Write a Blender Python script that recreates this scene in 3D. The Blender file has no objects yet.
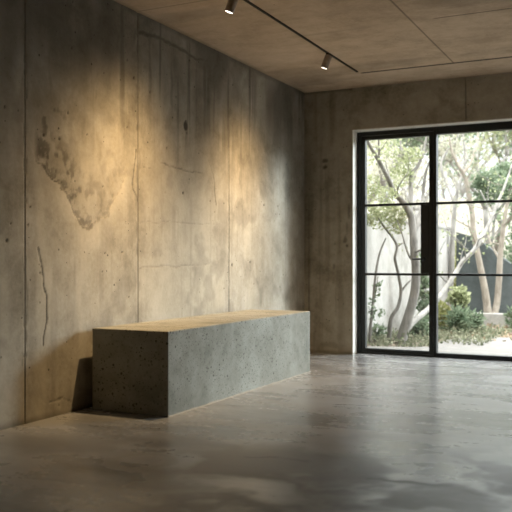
import bpy, bmesh, math, random
import numpy as np
from mathutils import Vector, Matrix

R = math.radians
scene = bpy.context.scene
COL = scene.collection
random.seed(7)

# ------------------------------------------------------------------ camera
F_PX, YAW, HC = 807.17, R(26.206), 1.05
HORIZON = 261.8
cam_d = bpy.data.cameras.new('camera')
cam = bpy.data.objects.new('camera', cam_d)
COL.objects.link(cam)
cam.location = (0, 0, HC)
cam.rotation_euler = (R(90), 0, YAW)
cam_d.sensor_width = 36
cam_d.lens = F_PX / 512 * 36
cam_d.shift_y = (HORIZON - 256) / 512
cam_d.clip_start = 0.05
cam_d.dof.use_dof = True
cam_d.dof.focus_distance = 6.6
cam_d.dof.aperture_fstop = 2.4
scene.camera = cam

# ------------------------------------------------------------------ world, sun, exposure
world = bpy.data.worlds.new('sky')
scene.world = world
world.use_nodes = True
wn = world.node_tree
bg = wn.nodes['Background']
# an overcast sky: creamy near the horizon, brighter and cooler overhead
_tc = wn.nodes.new('ShaderNodeTexCoord'); _sx = wn.nodes.new('ShaderNodeSeparateXYZ')
_rp = wn.nodes.new('ShaderNodeValToRGB')
wn.links.new(_tc.outputs['Generated'], _sx.inputs[0]); wn.links.new(_sx.outputs['Z'], _rp.inputs[0])
for _e, (_p, _c) in zip([_rp.color_ramp.elements[0], _rp.color_ramp.elements[1], _rp.color_ramp.elements.new(0.22)],
                        ((0.0, (0.105, 0.107, 0.106, 1)), (0.62, (0.74, 0.89, 1.0, 1)), (0.20, (0.158, 0.178, 0.192, 1)))):
    _e.position = _p; _e.color = _c
wn.links.new(_rp.outputs[0], bg.inputs[0])
bg.inputs[1].default_value = 13.0

sun_d = bpy.data.lights.new('sun', 'SUN')
sun = bpy.data.objects.new('sun', sun_d)
COL.objects.link(sun)
sun_d.energy = 4.3
sun_d.angle = R(19)
sun_d.color = (0.88, 0.97, 1.0)
# light travels towards -x, -y, down
sun.rotation_euler = Vector((-1.0, -0.90, -0.36)).to_track_quat('-Z', 'Y').to_euler()

scene.view_settings.view_transform = 'Standard'
scene.view_settings.look = 'None'
scene.view_settings.gamma = 1.0
scene.view_settings.use_curve_mapping = False
scene.view_settings.exposure = 0.0
LAMP_POWER = 340.0
BEAM_POWER = 8.0
LAMP_COLOR = (1.0, 0.67, 0.33)

try:
    scene.cycles.use_denoising = True
    scene.cycles.max_bounces = 10
    scene.cycles.diffuse_bounces = 5
    scene.cycles.transparent_max_bounces = 16
    scene.cycles.sample_clamp_indirect = 6.0
except Exception:
    pass

# ------------------------------------------------------------------ room dimensions
XL, YB, ZC = -3.647, 8.688, 3.017
XR, YR = 2.4, -1.6  # unseen right and rear walls, pulled in to absorb bounced light
JX, JZ, JXR = -3.057, 2.541, 1.95        # the glazed opening in the back wall
YD = 8.829                               # room face of the steel frame

# ------------------------------------------------------------------ helpers
def at_depth(u, v, d):
    a = (u - 256) / F_PX
    return Vector((d * (-math.sin(YAW) + a * math.cos(YAW)),
                   d * (math.cos(YAW) + a * math.sin(YAW)),
                   HC + (HORIZON - v) / F_PX * d))

def on_left_wall(u, v):
    a = (u - 256) / F_PX
    d = XL / (-math.sin(YAW) + a * math.cos(YAW))
    p = at_depth(u, v, d)
    return (p.y, p.z)

def on_level(u, v, z=0.0):
    d = F_PX * (z - HC) / (HORIZON - v)
    return at_depth(u, v, d)

def tag(o, label=None, cat=None, group=None, kind=None):
    if label: o['label'] = label
    if cat: o['category'] = cat
    if group: o['group'] = group
    if kind: o['kind'] = kind
    return o

def empty(name, loc=(0, 0, 0), rz=0):
    o = bpy.data.objects.new(name, None)
    COL.objects.link(o)
    o.location = loc
    o.rotation_euler = (0, 0, rz)
    o.empty_display_size = 0.1
    return o

def obj(name, bm, mat, parent=None, smooth=False, local=True):
    me = bpy.data.meshes.new(name)
    bm.normal_update()
    bm.to_mesh(me)
    bm.free()
    if mat: me.materials.append(mat)
    if smooth:
        for p in me.polygons: p.use_smooth = True
    o = bpy.data.objects.new(name, me)
    COL.objects.link(o)
    if parent:
        o.parent = parent
        if not local:
            o.matrix_parent_inverse = Matrix.Translation(-parent.location)
    return o

def add_box(bm, x0, x1, y0, y1, z0, z1, bevel=0.0):
    vs = [bm.verts.new((x, y, z)) for x in (x0, x1) for y in (y0, y1) for z in (z0, z1)]
    idx = [(0, 1, 3, 2), (4, 6, 7, 5), (0, 4, 5, 1), (2, 3, 7, 6), (0, 2, 6, 4), (1, 5, 7, 3)]
    fs = [bm.faces.new([vs[i] for i in f]) for f in idx]
    if bevel:
        es = set(e for f in fs for e in f.edges)
        bmesh.ops.bevel(bm, geom=list(es), offset=bevel, segments=2, affect='EDGES', profile=0.6)

def box(*a, bevel=0.0):
    bm = bmesh.new()
    add_box(bm, *a, bevel=bevel)
    return bm

def smooth_path(pts, rad, n=4):
    P = [Vector(p) for p in pts]
    out, ro = [], []
    for i in range(len(P) - 1):
        p0 = P[max(i - 1, 0)]; p1 = P[i]; p2 = P[i + 1]; p3 = P[min(i + 2, len(P) - 1)]
        for k in range(n):
            t = k / n
            out.append(0.5 * ((2 * p1) + (p2 - p0) * t + (2 * p0 - 5 * p1 + 4 * p2 - p3) * t * t
                              + (-p0 + 3 * p1 - 3 * p2 + p3) * t ** 3))
            ro.append(rad[i] * (1 - t) + rad[i + 1] * t)
    out.append(P[-1]); ro.append(rad[-1])
    return out, ro

def add_tube(bm, pts, rad, n=8, cap=True):
    rings = []
    ref = Vector((0.31, 0.9, 0.2)).normalized()
    for i, p in enumerate(pts):
        t = (pts[min(i + 1, len(pts) - 1)] - pts[max(i - 1, 0)]).normalized()
        a = t.cross(ref)
        if a.length < 1e-3: a = t.cross(Vector((1, 0, 0)))
        a.normalize()
        b = t.cross(a).normalized()
        rings.append([bm.verts.new(p + (a * math.cos(2 * math.pi * k / n) + b * math.sin(2 * math.pi * k / n)) * rad[i])
                      for k in range(n)])
    for i in range(len(rings) - 1):
        for k in range(n):
            bm.faces.new((rings[i][k], rings[i][(k + 1) % n], rings[i + 1][(k + 1) % n], rings[i + 1][k]))
    if cap:
        bm.faces.new(rings[0][::-1]); bm.faces.new(rings[-1])

def add_lathe(bm, prof, n=28, M=None):
    """prof: (radius, z) pairs; closes to the axis where radius is 0"""
    rings = []
    for r, z in prof:
        if r < 1e-6:
            rings.append([bm.verts.new((0, 0, z))])
        else:
            rings.append([bm.verts.new((r * math.cos(2 * math.pi * k / n), r * math.sin(2 * math.pi * k / n), z)) for k in range(n)])
    for a, b in zip(rings, rings[1:]):
        for k in range(n):
            va = [a[k % len(a)], a[(k + 1) % n % len(a)]] if len(a) > 1 else [a[0]]
            vb = [b[(k + 1) % n], b[k]] if len(b) > 1 else [b[0]]
            bm.faces.new(va + vb)
    if M is not None:
        bm.transform(M)
    bmesh.ops.recalc_face_normals(bm, faces=bm.faces)

# ---- lattice noise for the surface wear
_rng = np.random.RandomState(11)
_LAT = _rng.rand(256, 256)
def vnoise(x, y):
    xi = np.floor(x).astype(int); yi = np.floor(y).astype(int)
    fx = x - xi; fy = y - yi
    fx = fx * fx * (3 - 2 * fx); fy = fy * fy * (3 - 2 * fy)
    g = lambda i, j: _LAT[i % 256, j % 256]
    return (g(xi, yi) * (1 - fx) + g(xi + 1, yi) * fx) * (1 - fy) + (g(xi, yi + 1) * (1 - fx) + g(xi + 1, yi + 1) * fx) * fy
def fbm(x, y, o=4):
    s = 0; a = 0.5; t = 0
    for i in range(o):
        s = s + a * vnoise(x * 2 ** i + 17.3 * i, y * 2 ** i + 5.1 * i); t += a; a *= 0.5
    return s / t
def sstep(a, b, x):
    t = np.clip((x - a) / (b - a), 0, 1)
    return t * t * (3 - 2 * t)
def seg_dist(x, y, pts):
    d = np.full(x.shape, 1e9); par = np.zeros(x.shape)
    n = len(pts) - 1
    for i in range(n):
        (ax, ay), (bx, by) = pts[i], pts[i + 1]
        L = (bx - ax) ** 2 + (by - ay) ** 2 + 1e-12
        t = np.clip(((x - ax) * (bx - ax) + (y - ay) * (by - ay)) / L, 0, 1)
        dd = np.hypot(x - ax - t * (bx - ax), y - ay - t * (by - ay))
        m = dd < d
        d = np.where(m, dd, d); par = np.where(m, (i + t) / n, par)
    return d, par

def coords(lo, hi, dlo, dhi, step, coarse=0.3, extra=()):
    c = list(np.arange(dlo, dhi, step)) + [dlo, dhi]
    if dlo > lo: c += list(np.linspace(lo, dlo, max(2, int((dlo - lo) / coarse) + 1)))
    if hi > dhi: c += list(np.linspace(dhi, hi, max(2, int((hi - dhi) / coarse) + 1)))
    for e in extra: c += [e - 0.011, e - 0.005, e, e + 0.005, e + 0.011]
    c = np.array(sorted(c)); c = c[(c >= lo - 1e-9) & (c <= hi + 1e-9)]
    return c[np.concatenate([[True], np.diff(c) > 1e-4])]

def surface(name, A, B, fn, back, mat, attrs, flip=False):
    """a slab whose room face is a fine grid (A x B) mapped by fn -> (n,3); back = slab box behind it"""
    a, b = np.meshgrid(A, B, indexing='ij')
    P = fn(a, b).reshape(-1, 3)
    na, nb = len(A), len(B)
    i, j = np.meshgrid(np.arange(na - 1), np.arange(nb - 1), indexing='ij')
    q = np.stack([i * nb + j, (i + 1) * nb + j, (i + 1) * nb + j + 1, i * nb + j + 1], -1).reshape(-1, 4)
    if flip: q = q[:, ::-1]
    x0, x1, y0, y1, z0, z1 = back
    bv = np.array([(x, y, z) for x in (x0, x1) for y in (y0, y1) for z in (z0, z1)])
    n0 = len(P)
    bf = np.array([(0, 1, 3, 2), (4, 6, 7, 5), (0, 4, 5, 1), (2, 3, 7, 6), (0, 2, 6, 4), (1, 5, 7, 3)]) + n0
    V = np.vstack([P, bv]); Fc = np.vstack([q, bf])
    me = bpy.data.meshes.new(name)
    me.from_pydata(V.tolist(), [], Fc.tolist())
    me.materials.append(mat)
    for k, arr in attrs.items():
        at = me.attributes.new(k, 'FLOAT', 'POINT')
        d = np.zeros(len(V), np.float32); d[:n0] = np.clip(arr, 0, 1).reshape(-1)
        at.data.foreach_set('value', d)
    me.polygons.foreach_set('use_smooth', [True] * len(q) + [False] * 6)
    o = bpy.data.objects.new(name, me)
    COL.objects.link(o)
    return o

# ------------------------------------------------------------------ materials
class G:
    def __init__(s, name):
        s.m = bpy.data.materials.new(name); s.m.use_nodes = True
        s.nt = s.m.node_tree; s.nt.nodes.clear()
        s.out = s.nt.nodes.new('ShaderNodeOutputMaterial')
        s.pos = s.nt.nodes.new('ShaderNodeTexCoord').outputs['Object']
    def n(s, t, **kw):
        x = s.nt.nodes.new(t)
        for k, v in kw.items(): setattr(x, k, v)
        return x
    def put(s, sock, v):
        if hasattr(v, 'is_output'): s.nt.links.new(v, sock)
        elif v is not None: sock.default_value = v
    def math(s, op, a, b=None, clamp=False):
        x = s.n('ShaderNodeMath', operation=op, use_clamp=clamp)
        s.put(x.inputs[0], a); s.put(x.inputs[1], b)
        return x.outputs[0]
    def scale(s, v, sc, loc=(0, 0, 0)):
        x = s.n('ShaderNodeMapping')
        s.put(x.inputs[0], v); x.inputs['Scale'].default_value = sc; x.inputs['Location'].default_value = loc
        return x.outputs[0]
    def noise(s, v, sc=1.0, det=4, rough=0.55, dist=0.0):
        x = s.n('ShaderNodeTexNoise')
        s.put(x.inputs['Vector'], v); x.inputs['Scale'].default_value = sc
        x.inputs['Detail'].default_value = det; x.inputs['Roughness'].default_value = rough
        x.inputs['Distortion'].default_value = dist
        return x.outputs[0]
    def vor(s, v, sc):
        x = s.n('ShaderNodeTexVoronoi')
        s.put(x.inputs['Vector'], v); x.inputs['Scale'].default_value = sc
        return x.outputs['Distance'], x.outputs['Color']
    def range(s, v, a, b, c=0.0, d=1.0):
        x = s.n('ShaderNodeMapRange', interpolation_type='SMOOTHSTEP')
        s.put(x.inputs[0], v)
        for i, q in enumerate((a, b, c, d)): x.inputs[i + 1].default_value = q
        return x.outputs[0]
    def ramp(s, f, stops):
        x = s.n('ShaderNodeValToRGB')
        s.put(x.inputs[0], f)
        e = x.color_ramp.elements
        while len(e) < len(stops): e.new(0.5)
        for q, (p, c) in zip(e, stops): q.position = p; q.color = (*c, 1)
        return x.outputs[0]
    def mix(s, f, a, b, mode='MIX'):
        x = s.n('ShaderNodeMix', data_type='RGBA', blend_type=mode)
        s.put(x.inputs[0], f)
        for i, c in ((6, a), (7, b)):
            s.put(x.inputs[i], (*c, 1) if isinstance(c, tuple) else c)
        return x.outputs[2]
    def attr(s, name):
        return s.n('ShaderNodeAttribute', attribute_name=name).outputs['Fac']
    def pits(s, sc, size, keep, vec=None):
        d, c = s.vor(vec or s.pos, sc)
        sep = s.n('ShaderNodeSeparateColor'); s.put(sep.inputs[0], c)
        sz = s.math('MULTIPLY', sep.outputs[1], size)
        hole = s.math('LESS_THAN', d, sz)
        pick = s.math('GREATER_THAN', sep.outputs[0], 1 - keep)
        return s.math('MULTIPLY', hole, pick)
    def bsdf(s, color, rough=0.8, bump=None, strength=0.3, dist=0.01, spec=0.5, metal=0.0):
        x = s.n('ShaderNodeBsdfPrincipled')
        s.put(x.inputs['Base Color'], (*color, 1) if isinstance(color, tuple) else color)
        s.put(x.inputs['Roughness'], rough); s.put(x.inputs['Metallic'], metal)
        x.inputs['Specular IOR Level'].default_value = spec
        if bump is not None:
            b = s.n('ShaderNodeBump'); b.inputs['Strength'].default_value = strength
            b.inputs['Distance'].default_value = dist
            s.put(b.inputs['Height'], bump); s.put(x.inputs['Normal'], b.outputs[0])
        s.nt.links.new(x.outputs[0], s.out.inputs[0])
        return x

def concrete(name, lo, mid, hi, streak=(3.5, 3.5, 0.3), pit=0.35, pit_scale=11, rough=0.82, spec=0.3, seed=0.0, stops=(0.41, 0.5, 0.60), size=(0.11, 0.18), cluster=False):
    g = G(name)
    p = g.scale(g.pos, (1, 1, 1), (seed, seed * 1.7, seed * 0.6))
    n1 = g.noise(p, 0.9, 7, 0.62, 0.35)
    st = g.noise(g.scale(p, streak), 1.0, 5, 0.6)
    fi = g.noise(p, 34, 4, 0.65)
    me = g.noise(p, 5.5, 5, 0.6, 0.5)
    t = g.math('ADD', g.math('ADD', g.math('MULTIPLY', n1, 0.50), g.math('MULTIPLY', st, 0.14)),
               g.math('ADD', g.math('MULTIPLY', me, 0.24), g.math('MULTIPLY', fi, 0.12)))
    col = g.ramp(t, list(zip(stops, (lo, mid, hi))))
    pt = g.math('MAXIMUM', g.pits(pit_scale, size[0], pit, p), g.pits(pit_scale * 2.6, size[1], pit * 0.6, p))
    if cluster:
        pt = g.math('MULTIPLY', pt, g.range(g.noise(p, 2.2, 4, 0.6), 0.34, 0.54))
    dark = g.attr('wear_shade'); pale = g.attr('pale')
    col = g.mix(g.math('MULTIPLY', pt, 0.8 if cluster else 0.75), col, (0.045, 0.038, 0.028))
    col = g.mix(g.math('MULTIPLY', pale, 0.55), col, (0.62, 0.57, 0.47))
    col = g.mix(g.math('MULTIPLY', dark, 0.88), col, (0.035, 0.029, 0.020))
    h = g.math('SUBTRACT', g.math('ADD', g.math('MULTIPLY', fi, 0.25), g.math('MULTIPLY', me, 0.5)),
               g.math('ADD', g.math('MULTIPLY', pt, 0.8), g.math('MULTIPLY', dark, 0.7)))
    g.bsdf(col, rough, h, 0.35, 0.012, spec)
    return g.m

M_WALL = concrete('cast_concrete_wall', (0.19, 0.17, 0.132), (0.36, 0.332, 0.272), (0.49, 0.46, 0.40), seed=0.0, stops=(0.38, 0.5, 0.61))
M_BACK = concrete('cast_concrete_back', (0.19, 0.17, 0.13), (0.33, 0.30, 0.24), (0.43, 0.395, 0.33), seed=4.0, pit=0.2)
M_CEIL = concrete('cast_concrete_ceiling', (0.42, 0.315, 0.215), (0.55, 0.425, 0.30), (0.65, 0.515, 0.38), streak=(0.5, 5, 1), pit=0.04, seed=9.0)
M_BENCH = concrete('cast_concrete_bench', (0.18, 0.178, 0.148), (0.275, 0.27, 0.232), (0.36, 0.355, 0.315), streak=(5, 5, 0.6), pit=0.9, pit_scale=32, seed=2.0, size=(0.29, 0.36), cluster=True)
M_DIM = concrete('bounce_absorbing_dark', (0.04, 0.036, 0.03), (0.055, 0.05, 0.042), (0.07, 0.064, 0.054), pit=0.0, seed=5.0)  # near-black finish made up for the unseen walls, to cut bounced light

def floor_mat():
    g = G('polished_concrete_floor')
    p = g.pos
    w = g.noise(g.scale(p, (0.55, 1.0, 1)), 0.9, 4, 0.55, 1.2)
    v = g.noise(g.scale(p, (0.5, 1.3, 1), (3, 1, 0)), 2.6, 4, 0.55, 1.2)
    fi = g.noise(p, 26, 4, 0.6)
    t = g.math('ADD', g.math('ADD', g.math('MULTIPLY', w, 0.5), g.math('MULTIPLY', v, 0.35)), g.math('MULTIPLY', fi, 0.15))
    col = g.ramp(t, [(0.35, (0.13, 0.13, 0.128)), (0.5, (0.255, 0.257, 0.259)), (0.65, (0.37, 0.373, 0.376))])
    wear_shade = g.attr('wear_shade'); pale = g.attr('pale')
    col = g.mix(g.math('MULTIPLY', pale, 0.15), col, (0.36, 0.35, 0.33))
    col = g.mix(g.math('MULTIPLY', wear_shade, 0.85), col, (0.025, 0.022, 0.018))
    ro = g.range(t, 0.35, 0.65, 0.22, 0.30)
    ro = g.math('ADD', ro, g.math('MULTIPLY', wear_shade, 0.25))
    h = g.math('ADD', g.math('MULTIPLY', v, 0.6), g.math('MULTIPLY', fi, 0.05))
    g.bsdf(col, ro, h, 0.02, 0.02, 0.6).inputs['IOR'].default_value = 1.85
    return g.m
M_FLOOR = floor_mat()

def plain(name, col, rough=0.6, metal=0.0, var=0.15, sc=20, spec=0.5):
    g = G(name)
    n = g.noise(g.pos, sc, 4, 0.6)
    c = g.mix(g.range(n, 0.35, 0.65), tuple(x * (1 - var) for x in col), tuple(min(1, x * (1 + var)) for x in col))
    g.bsdf(c, rough, n, 0.08, 0.004, spec, metal)
    return g.m

M_STEEL = plain('black_steel', (0.008, 0.010, 0.009), 0.45, 0.0, 0.2)
M_LINING = plain('pale_lining', (0.80, 0.78, 0.72), 0.6, 0, 0.05)
M_TRACK = plain('bronze_track', (0.03, 0.024, 0.018), 0.5, 0.2)
M_LAMP = plain('bronze_lamp', (0.42, 0.34, 0.27), 0.5, 0.0)
M_MORTAR = plain('pale_mortar', (0.27, 0.26, 0.235), 0.85)
M_WHITE_WALL = concrete('white_render', (0.20, 0.188, 0.168), (0.29, 0.278, 0.255), (0.36, 0.348, 0.325), pit=0.0, seed=6.0)
M_DARK_WALL = concrete('slate_render', (0.045, 0.052, 0.050), (0.065, 0.076, 0.074), (0.09, 0.102, 0.099), pit=0.0, seed=3.0)
M_PEACH = plain('cream_render', (0.60, 0.565, 0.49), 0.9, 0, 0.06, 2)
M_PATIO = plain('pale_paving', (0.155, 0.146, 0.133), 0.8, 0, 0.12, 6)
M_SOIL = plain('garden_soil', (0.15, 0.12, 0.085), 0.95, 0, 0.5, 9)
M_EDGE = plain('pale_edging', (0.27, 0.26, 0.235), 0.85, 0, 0.12, 8)

def bark(name, lo, hi):
    g = G(name)
    n = g.noise(g.scale(g.pos, (26, 26, 5)), 1.0, 5, 0.65, 0.6)
    m = g.noise(g.pos, 7, 3, 0.5)
    c = g.ramp(g.math('ADD', g.math('MULTIPLY', n, 0.6), g.math('MULTIPLY', m, 0.4)), [(0.35, lo), (0.65, hi)])
    g.bsdf(c, 0.9, n, 0.5, 0.01, 0.2)
    return g.m
M_BARK = bark('grey_bark', (0.11, 0.103, 0.092), (0.25, 0.236, 0.212))
M_BARK_TAN = bark('tan_bark', (0.17, 0.145, 0.115), (0.32, 0.285, 0.235))
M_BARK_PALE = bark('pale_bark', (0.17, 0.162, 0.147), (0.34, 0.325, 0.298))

def leaf(name, a, b, trans=0.5):
    g = G(name)
    n = g.noise(g.pos, 3.0, 3, 0.6)
    r = g.n('ShaderNodeNewGeometry').outputs['Random Per Island']
    f = g.math('ADD', g.math('MULTIPLY', n, 0.5), g.math('MULTIPLY', r, 0.5))
    c = g.mix(g.range(f, 0.25, 0.75), a, b)
    d = g.n('ShaderNodeBsdfDiffuse'); t = g.n('ShaderNodeBsdfTranslucent')
    g.put(d.inputs[0], c); g.put(t.inputs[0], c)
    mx = g.n('ShaderNodeMixShader'); mx.inputs[0].default_value = trans
    g.nt.links.new(d.outputs[0], mx.inputs[1]); g.nt.links.new(t.outputs[0], mx.inputs[2])
    g.nt.links.new(mx.outputs[0], g.out.inputs[0])
    return g.m
M_LEAF = leaf('olive_leaves', (0.23, 0.26, 0.135), (0.40, 0.42, 0.26))
M_LEAF_BLUE = leaf('blue_green_leaves', (0.12, 0.165, 0.105), (0.25, 0.30, 0.20), 0.4)
M_LEAF_PALE = leaf('haze_pale_leaves', (0.40, 0.395, 0.31), (0.58, 0.565, 0.475), 0.5)  # garden haze painted in as paler leaf colour
M_LEAF_GOLD = leaf('yellow_green_leaves', (0.25, 0.265, 0.10), (0.42, 0.41, 0.20), 0.5)
M_LITTER = leaf('dry_leaves', (0.18, 0.125, 0.075), (0.32, 0.25, 0.17), 0.15)

M_DUSTY = leaf('dusty_leaves', (0.12, 0.14, 0.085), (0.27, 0.27, 0.19), 0.3)

def glass_mat():
    g = G('window_glass')
    lw = g.n('ShaderNodeLayerWeight'); lw.inputs[0].default_value = 0.5
    fr = g.math('MULTIPLY_ADD', g.math('POWER', lw.outputs['Facing'], 5.0), 0.9)
    fr.node.inputs[2].default_value = 0.04
    tr = g.n('ShaderNodeBsdfTransparent'); tr.inputs[0].default_value = (0.98, 0.99, 0.985, 1)
    gl = g.n('ShaderNodeBsdfGlossy'); gl.inputs['Roughness'].default_value = 0.02
    mx = g.n('ShaderNodeMixShader')
    g.put(mx.inputs[0], fr)
    g.nt.links.new(tr.outputs[0], mx.inputs[1]); g.nt.links.new(gl.outputs[0], mx.inputs[2])
    g.nt.links.new(mx.outputs[0], g.out.inputs[0])
    return g.m
M_GLASS = glass_mat()

def emit_mat(name, col, s):
    g = G(name)
    e = g.n('ShaderNodeEmission'); e.inputs[0].default_value = (*col, 1); e.inputs[1].default_value = s
    g.nt.links.new(e.outputs[0], g.out.inputs[0])
    return g.m
M_LENS = emit_mat('lit_lens', (1.0, 0.90, 0.74), 4.0)

# ------------------------------------------------------------------ the left wall
JOINTS = [4.025, 5.302, 6.824, 8.15]
def left_wall():
    Y = coords(YR, YB, 3.55, YB, 0.0105, 0.3, JOINTS + [0.2, 1.5, 2.75])
    Z = coords(0, ZC, 0, ZC, 0.0105)
    y, z = np.meshgrid(Y, Z, indexing='ij')
    wear_shade = np.zeros(y.shape); pale = np.zeros(y.shape); depth = np.zeros(y.shape)
    W = lambda *pp: [on_left_wall(u, v) for u, v in pp]
    wob = (fbm(y * 9, z * 9) - 0.5)
    # formwork joints
    for j in JOINTS + [0.2, 1.5, 2.75]:
        d = np.abs(y - j)
        faint = 0.35 if j > 8 else 1.0
        wear_shade = np.maximum(wear_shade, faint * (1 - sstep(0.001, 0.009, d)) * (0.55 + 0.45 * fbm(y * 3, z * 5)))
        wear_shade = np.maximum(wear_shade, faint * (1 - sstep(0.0, 0.05, d)) * sstep(0.52, 0.72, fbm(y * 40, z * 7)) * 0.6)
        depth = np.maximum(depth, 0.003 * faint * (1 - sstep(0.003, 0.009, d)))
        chip = (1 - sstep(0.0, 0.03, d)) * sstep(0.60, 0.70, fbm(y * 6 + j, z * 9)) * faint
        wear_shade = np.maximum(wear_shade, chip * 0.6); depth = np.maximum(depth, chip * 0.006)
    # peeled, darker skin above a ragged lower edge
    edge = W((30, 150), (40, 166), (50, 176), (60, 187), (68, 198), (73, 210), (78, 221), (86, 226), (98, 224), (108, 218), (113, 207), (120, 192), (126, 175), (132, 150))
    ey = [p[0] for p in edge]; ez = [p[1] for p in edge]
    zb = np.interp(y, ey, ez) + wob * 0.16
    inside = ((y > ey[0]) & (y < ey[-1])).astype(float) * sstep(ey[0], ey[0] + 0.1, y) * (1 - sstep(ey[-1] - 0.15, ey[-1], y))
    up = z - zb
    leftness = 1 - sstep(4.35, 5.05, y)
    patch = inside * sstep(0.0, 0.015, up) * (1 - sstep(0.08, 0.55, up))
    wear_shade = np.maximum(wear_shade, patch * (0.06 + 0.14 * leftness + (0.28 + 0.4 * leftness) * sstep(0.48, 0.70, fbm(y * 24, z * 18))))
    wear_shade = np.maximum(wear_shade, inside * sstep(0.0, 0.02, up) * (1 - sstep(0.03, 0.22, up)) * sstep(0.45, 0.62, fbm(y * 34, z * 30)) * (0.35 + 0.35 * leftness))
    rim = inside * (1 - sstep(0.003, 0.022, np.abs(up))) * sstep(0.36, 0.6, fbm(y * 13 + 3, z * 13))
    wear_shade = np.maximum(wear_shade, rim * (0.40 + 0.55 * leftness))
    depth = np.maximum(depth, patch * 0.004)
    pale = np.maximum(pale, inside * (1 - sstep(0.0, 0.22, -up)) * (up < 0) * 0.5)
    # blotchy dark marks to the left of it
    blot = np.exp(-(((y - 4.28) / 0.20) ** 2 + ((z - 1.98) / 0.26) ** 2))
    wear_shade = np.maximum(wear_shade, blot * sstep(0.42, 0.66, fbm(y * 14 + 9, z * 12)) * 0.85)
    # run stains and streaks from the ceiling, deepened to paint in upper-wall shade
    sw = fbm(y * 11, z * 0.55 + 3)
    wear_shade = np.maximum(wear_shade, sstep(0.50, 0.74, sw) * sstep(1.5, 2.6, z) * 0.70)
    wear_shade = np.maximum(wear_shade, sstep(0.30, 0.62, fbm(y * 1.5 + 21, z * 0.9 + 4)) * sstep(1.9, 2.7, z + 0.5 * (fbm(y * 6, z * 1.2 + 9) - 0.5)) * 0.68)  # broad dark upper band: shade painted into the wall colour
    wear_shade = np.maximum(wear_shade, sstep(0.50, 0.70, fbm(y * 2.2 + 7, z * 1.6 + 2)) * sstep(1.2, 2.2, z) * 0.35)
    wear_shade = np.maximum(wear_shade, sstep(0.55, 0.72, fbm(y * 4.5 + 50, z * 4 + 20)) * 0.28)
    wear_shade = np.maximum(wear_shade, sstep(0.55, 0.78, fbm(y * 17 + 5, z * 1.1 + fbm(y * 3, z * 2))) * 0.16)
    for u, w_, z0 in ((108, 0.035, 2.2), (116, 0.02, 2.45), (100, 0.03, 2.5), (205, 0.03, 2.0), (218, 0.03, 1.95), (150, 0.03, 2.3), (172, 0.03, 2.2), (64, 0.03, 2.1)):
        yy = on_left_wall(u, 100)[0]
        wear_shade = np.maximum(wear_shade, np.exp(-((y - yy + wob * 0.05) / w_) ** 2) * sstep(z0 - 0.25, z0 + 0.35, z) * (0.25 + 0.4 * fbm(y * 25, z * 5)))
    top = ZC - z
    wear_shade = np.maximum(wear_shade, (1 - sstep(0.01, 0.05 + 0.07 * fbm(y * 7, z * 0 + 2), top)) * 0.55)
    rag, _ = seg_dist(y + wob * 0.05, z + wob * 0.05, W((140, 32), (160, 38), (178, 48), (196, 58), (208, 62)))
    wear_shade = np.maximum(wear_shade, (1 - sstep(0.006, 0.03, rag)) * 0.75)
    # cracks and scratches
    for pts, w_, k in ((W((38, 248), (40, 262), (42, 272), (43, 285), (46, 300), (46, 320), (44, 345)), 0.010, 0.95),
                       (W((160, 164), (178, 168), (190, 172), (202, 174)), 0.009, 0.65),
                       (W((198, 150), (206, 156), (210, 166), (214, 178), (216, 205)), 0.012, 0.5),
                       (W((136, 150), (134, 170), (133, 188), (137, 202)), 0.012, 0.65),
                       (W((96, 60), (97, 84), (96, 100)), 0.008, 0.5),
                       (W((140, 223), (160, 222), (215, 225)), 0.007, 0.28),
                       (W((140, 268), (175, 266), (218, 264)), 0.009, 0.30),
                       (W((50, 402), (62, 398), (72, 400)), 0.010, 0.6),
                       (W((139, 168), (150, 169)), 0.006, 0.5)):
        d, par = seg_dist(y + wob * 0.045, z + wob * 0.045, pts)
        wear_shade = np.maximum(wear_shade, (1 - sstep(w_ * 0.35, w_, d)) * k * (0.55 + 0.45 * sstep(0.35, 0.6, fbm(y * 30, z * 30))))
        depth = np.maximum(depth, (1 - sstep(w_ * 0.3, w_, d)) * 0.004 * k)
    # tie hole with its drip, and scattered bug holes
    spots = [(186, 126, 0.042), (186, 121, 0.016), (187, 133, 0.018), (59.5, 139, 0.018), (7, 241, 0.02), (11, 224, 0.010), (104, 73, 0.016), (103, 186, 0.010),
             (127, 60, 0.012), (134, 78, 0.02), (150, 92, 0.014), (176, 97, 0.012), (183, 193, 0.017), (167, 148, 0.011), (264, 205, 0.017), (278, 206, 0.015),
             (250, 262, 0.018), (232, 265, 0.020), (235, 256, 0.009), (127, 127, 0.012), (105, 253, 0.010), (122, 252, 0.012), (129, 297, 0.009), (72, 48, 0.012),
             (73, 2, 0.014), (42, 46, 0.009), (5, 107, 0.015), (124, 36, 0.01), (94, 35, 0.009), (102, 272, 0.008), (165, 193, 0.008), (30, 207, 0.012),
             (210, 201, 0.01), (166, 236, 0.008), (146, 272, 0.008), (87, 134, 0.008), (68, 113, 0.012), (44, 135, 0.02), (28, 225, 0.012), (40, 273, 0.014)]
    for u, v, r in spots:
        r *= 0.72 if r < 0.025 else 1.15
        py, pz = on_left_wall(u, v)
        d = np.hypot(y - py, (z - pz) * 0.85)
        m = 1 - sstep(r * 0.5, r * 1.05, d)
        wear_shade = np.maximum(wear_shade, m); depth = np.maximum(depth, m * min(0.005, r))
    py, pz = on_left_wall(186, 135)
    wear_shade = np.maximum(wear_shade, np.exp(-((y - py) / 0.012) ** 2) * sstep(pz - 0.22, pz, z) * (1 - sstep(pz, pz + 0.1, z)) * 0.45)
    # base of the wall
    pale = np.maximum(pale, sstep(5.32, 5.5, y) * (1 - sstep(6.6, 6.8, y)) * (1 - sstep(1.5, 2.1, z)) * (0.35 + 0.5 * fbm(y * 3 + 4, z * 3)))
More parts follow.
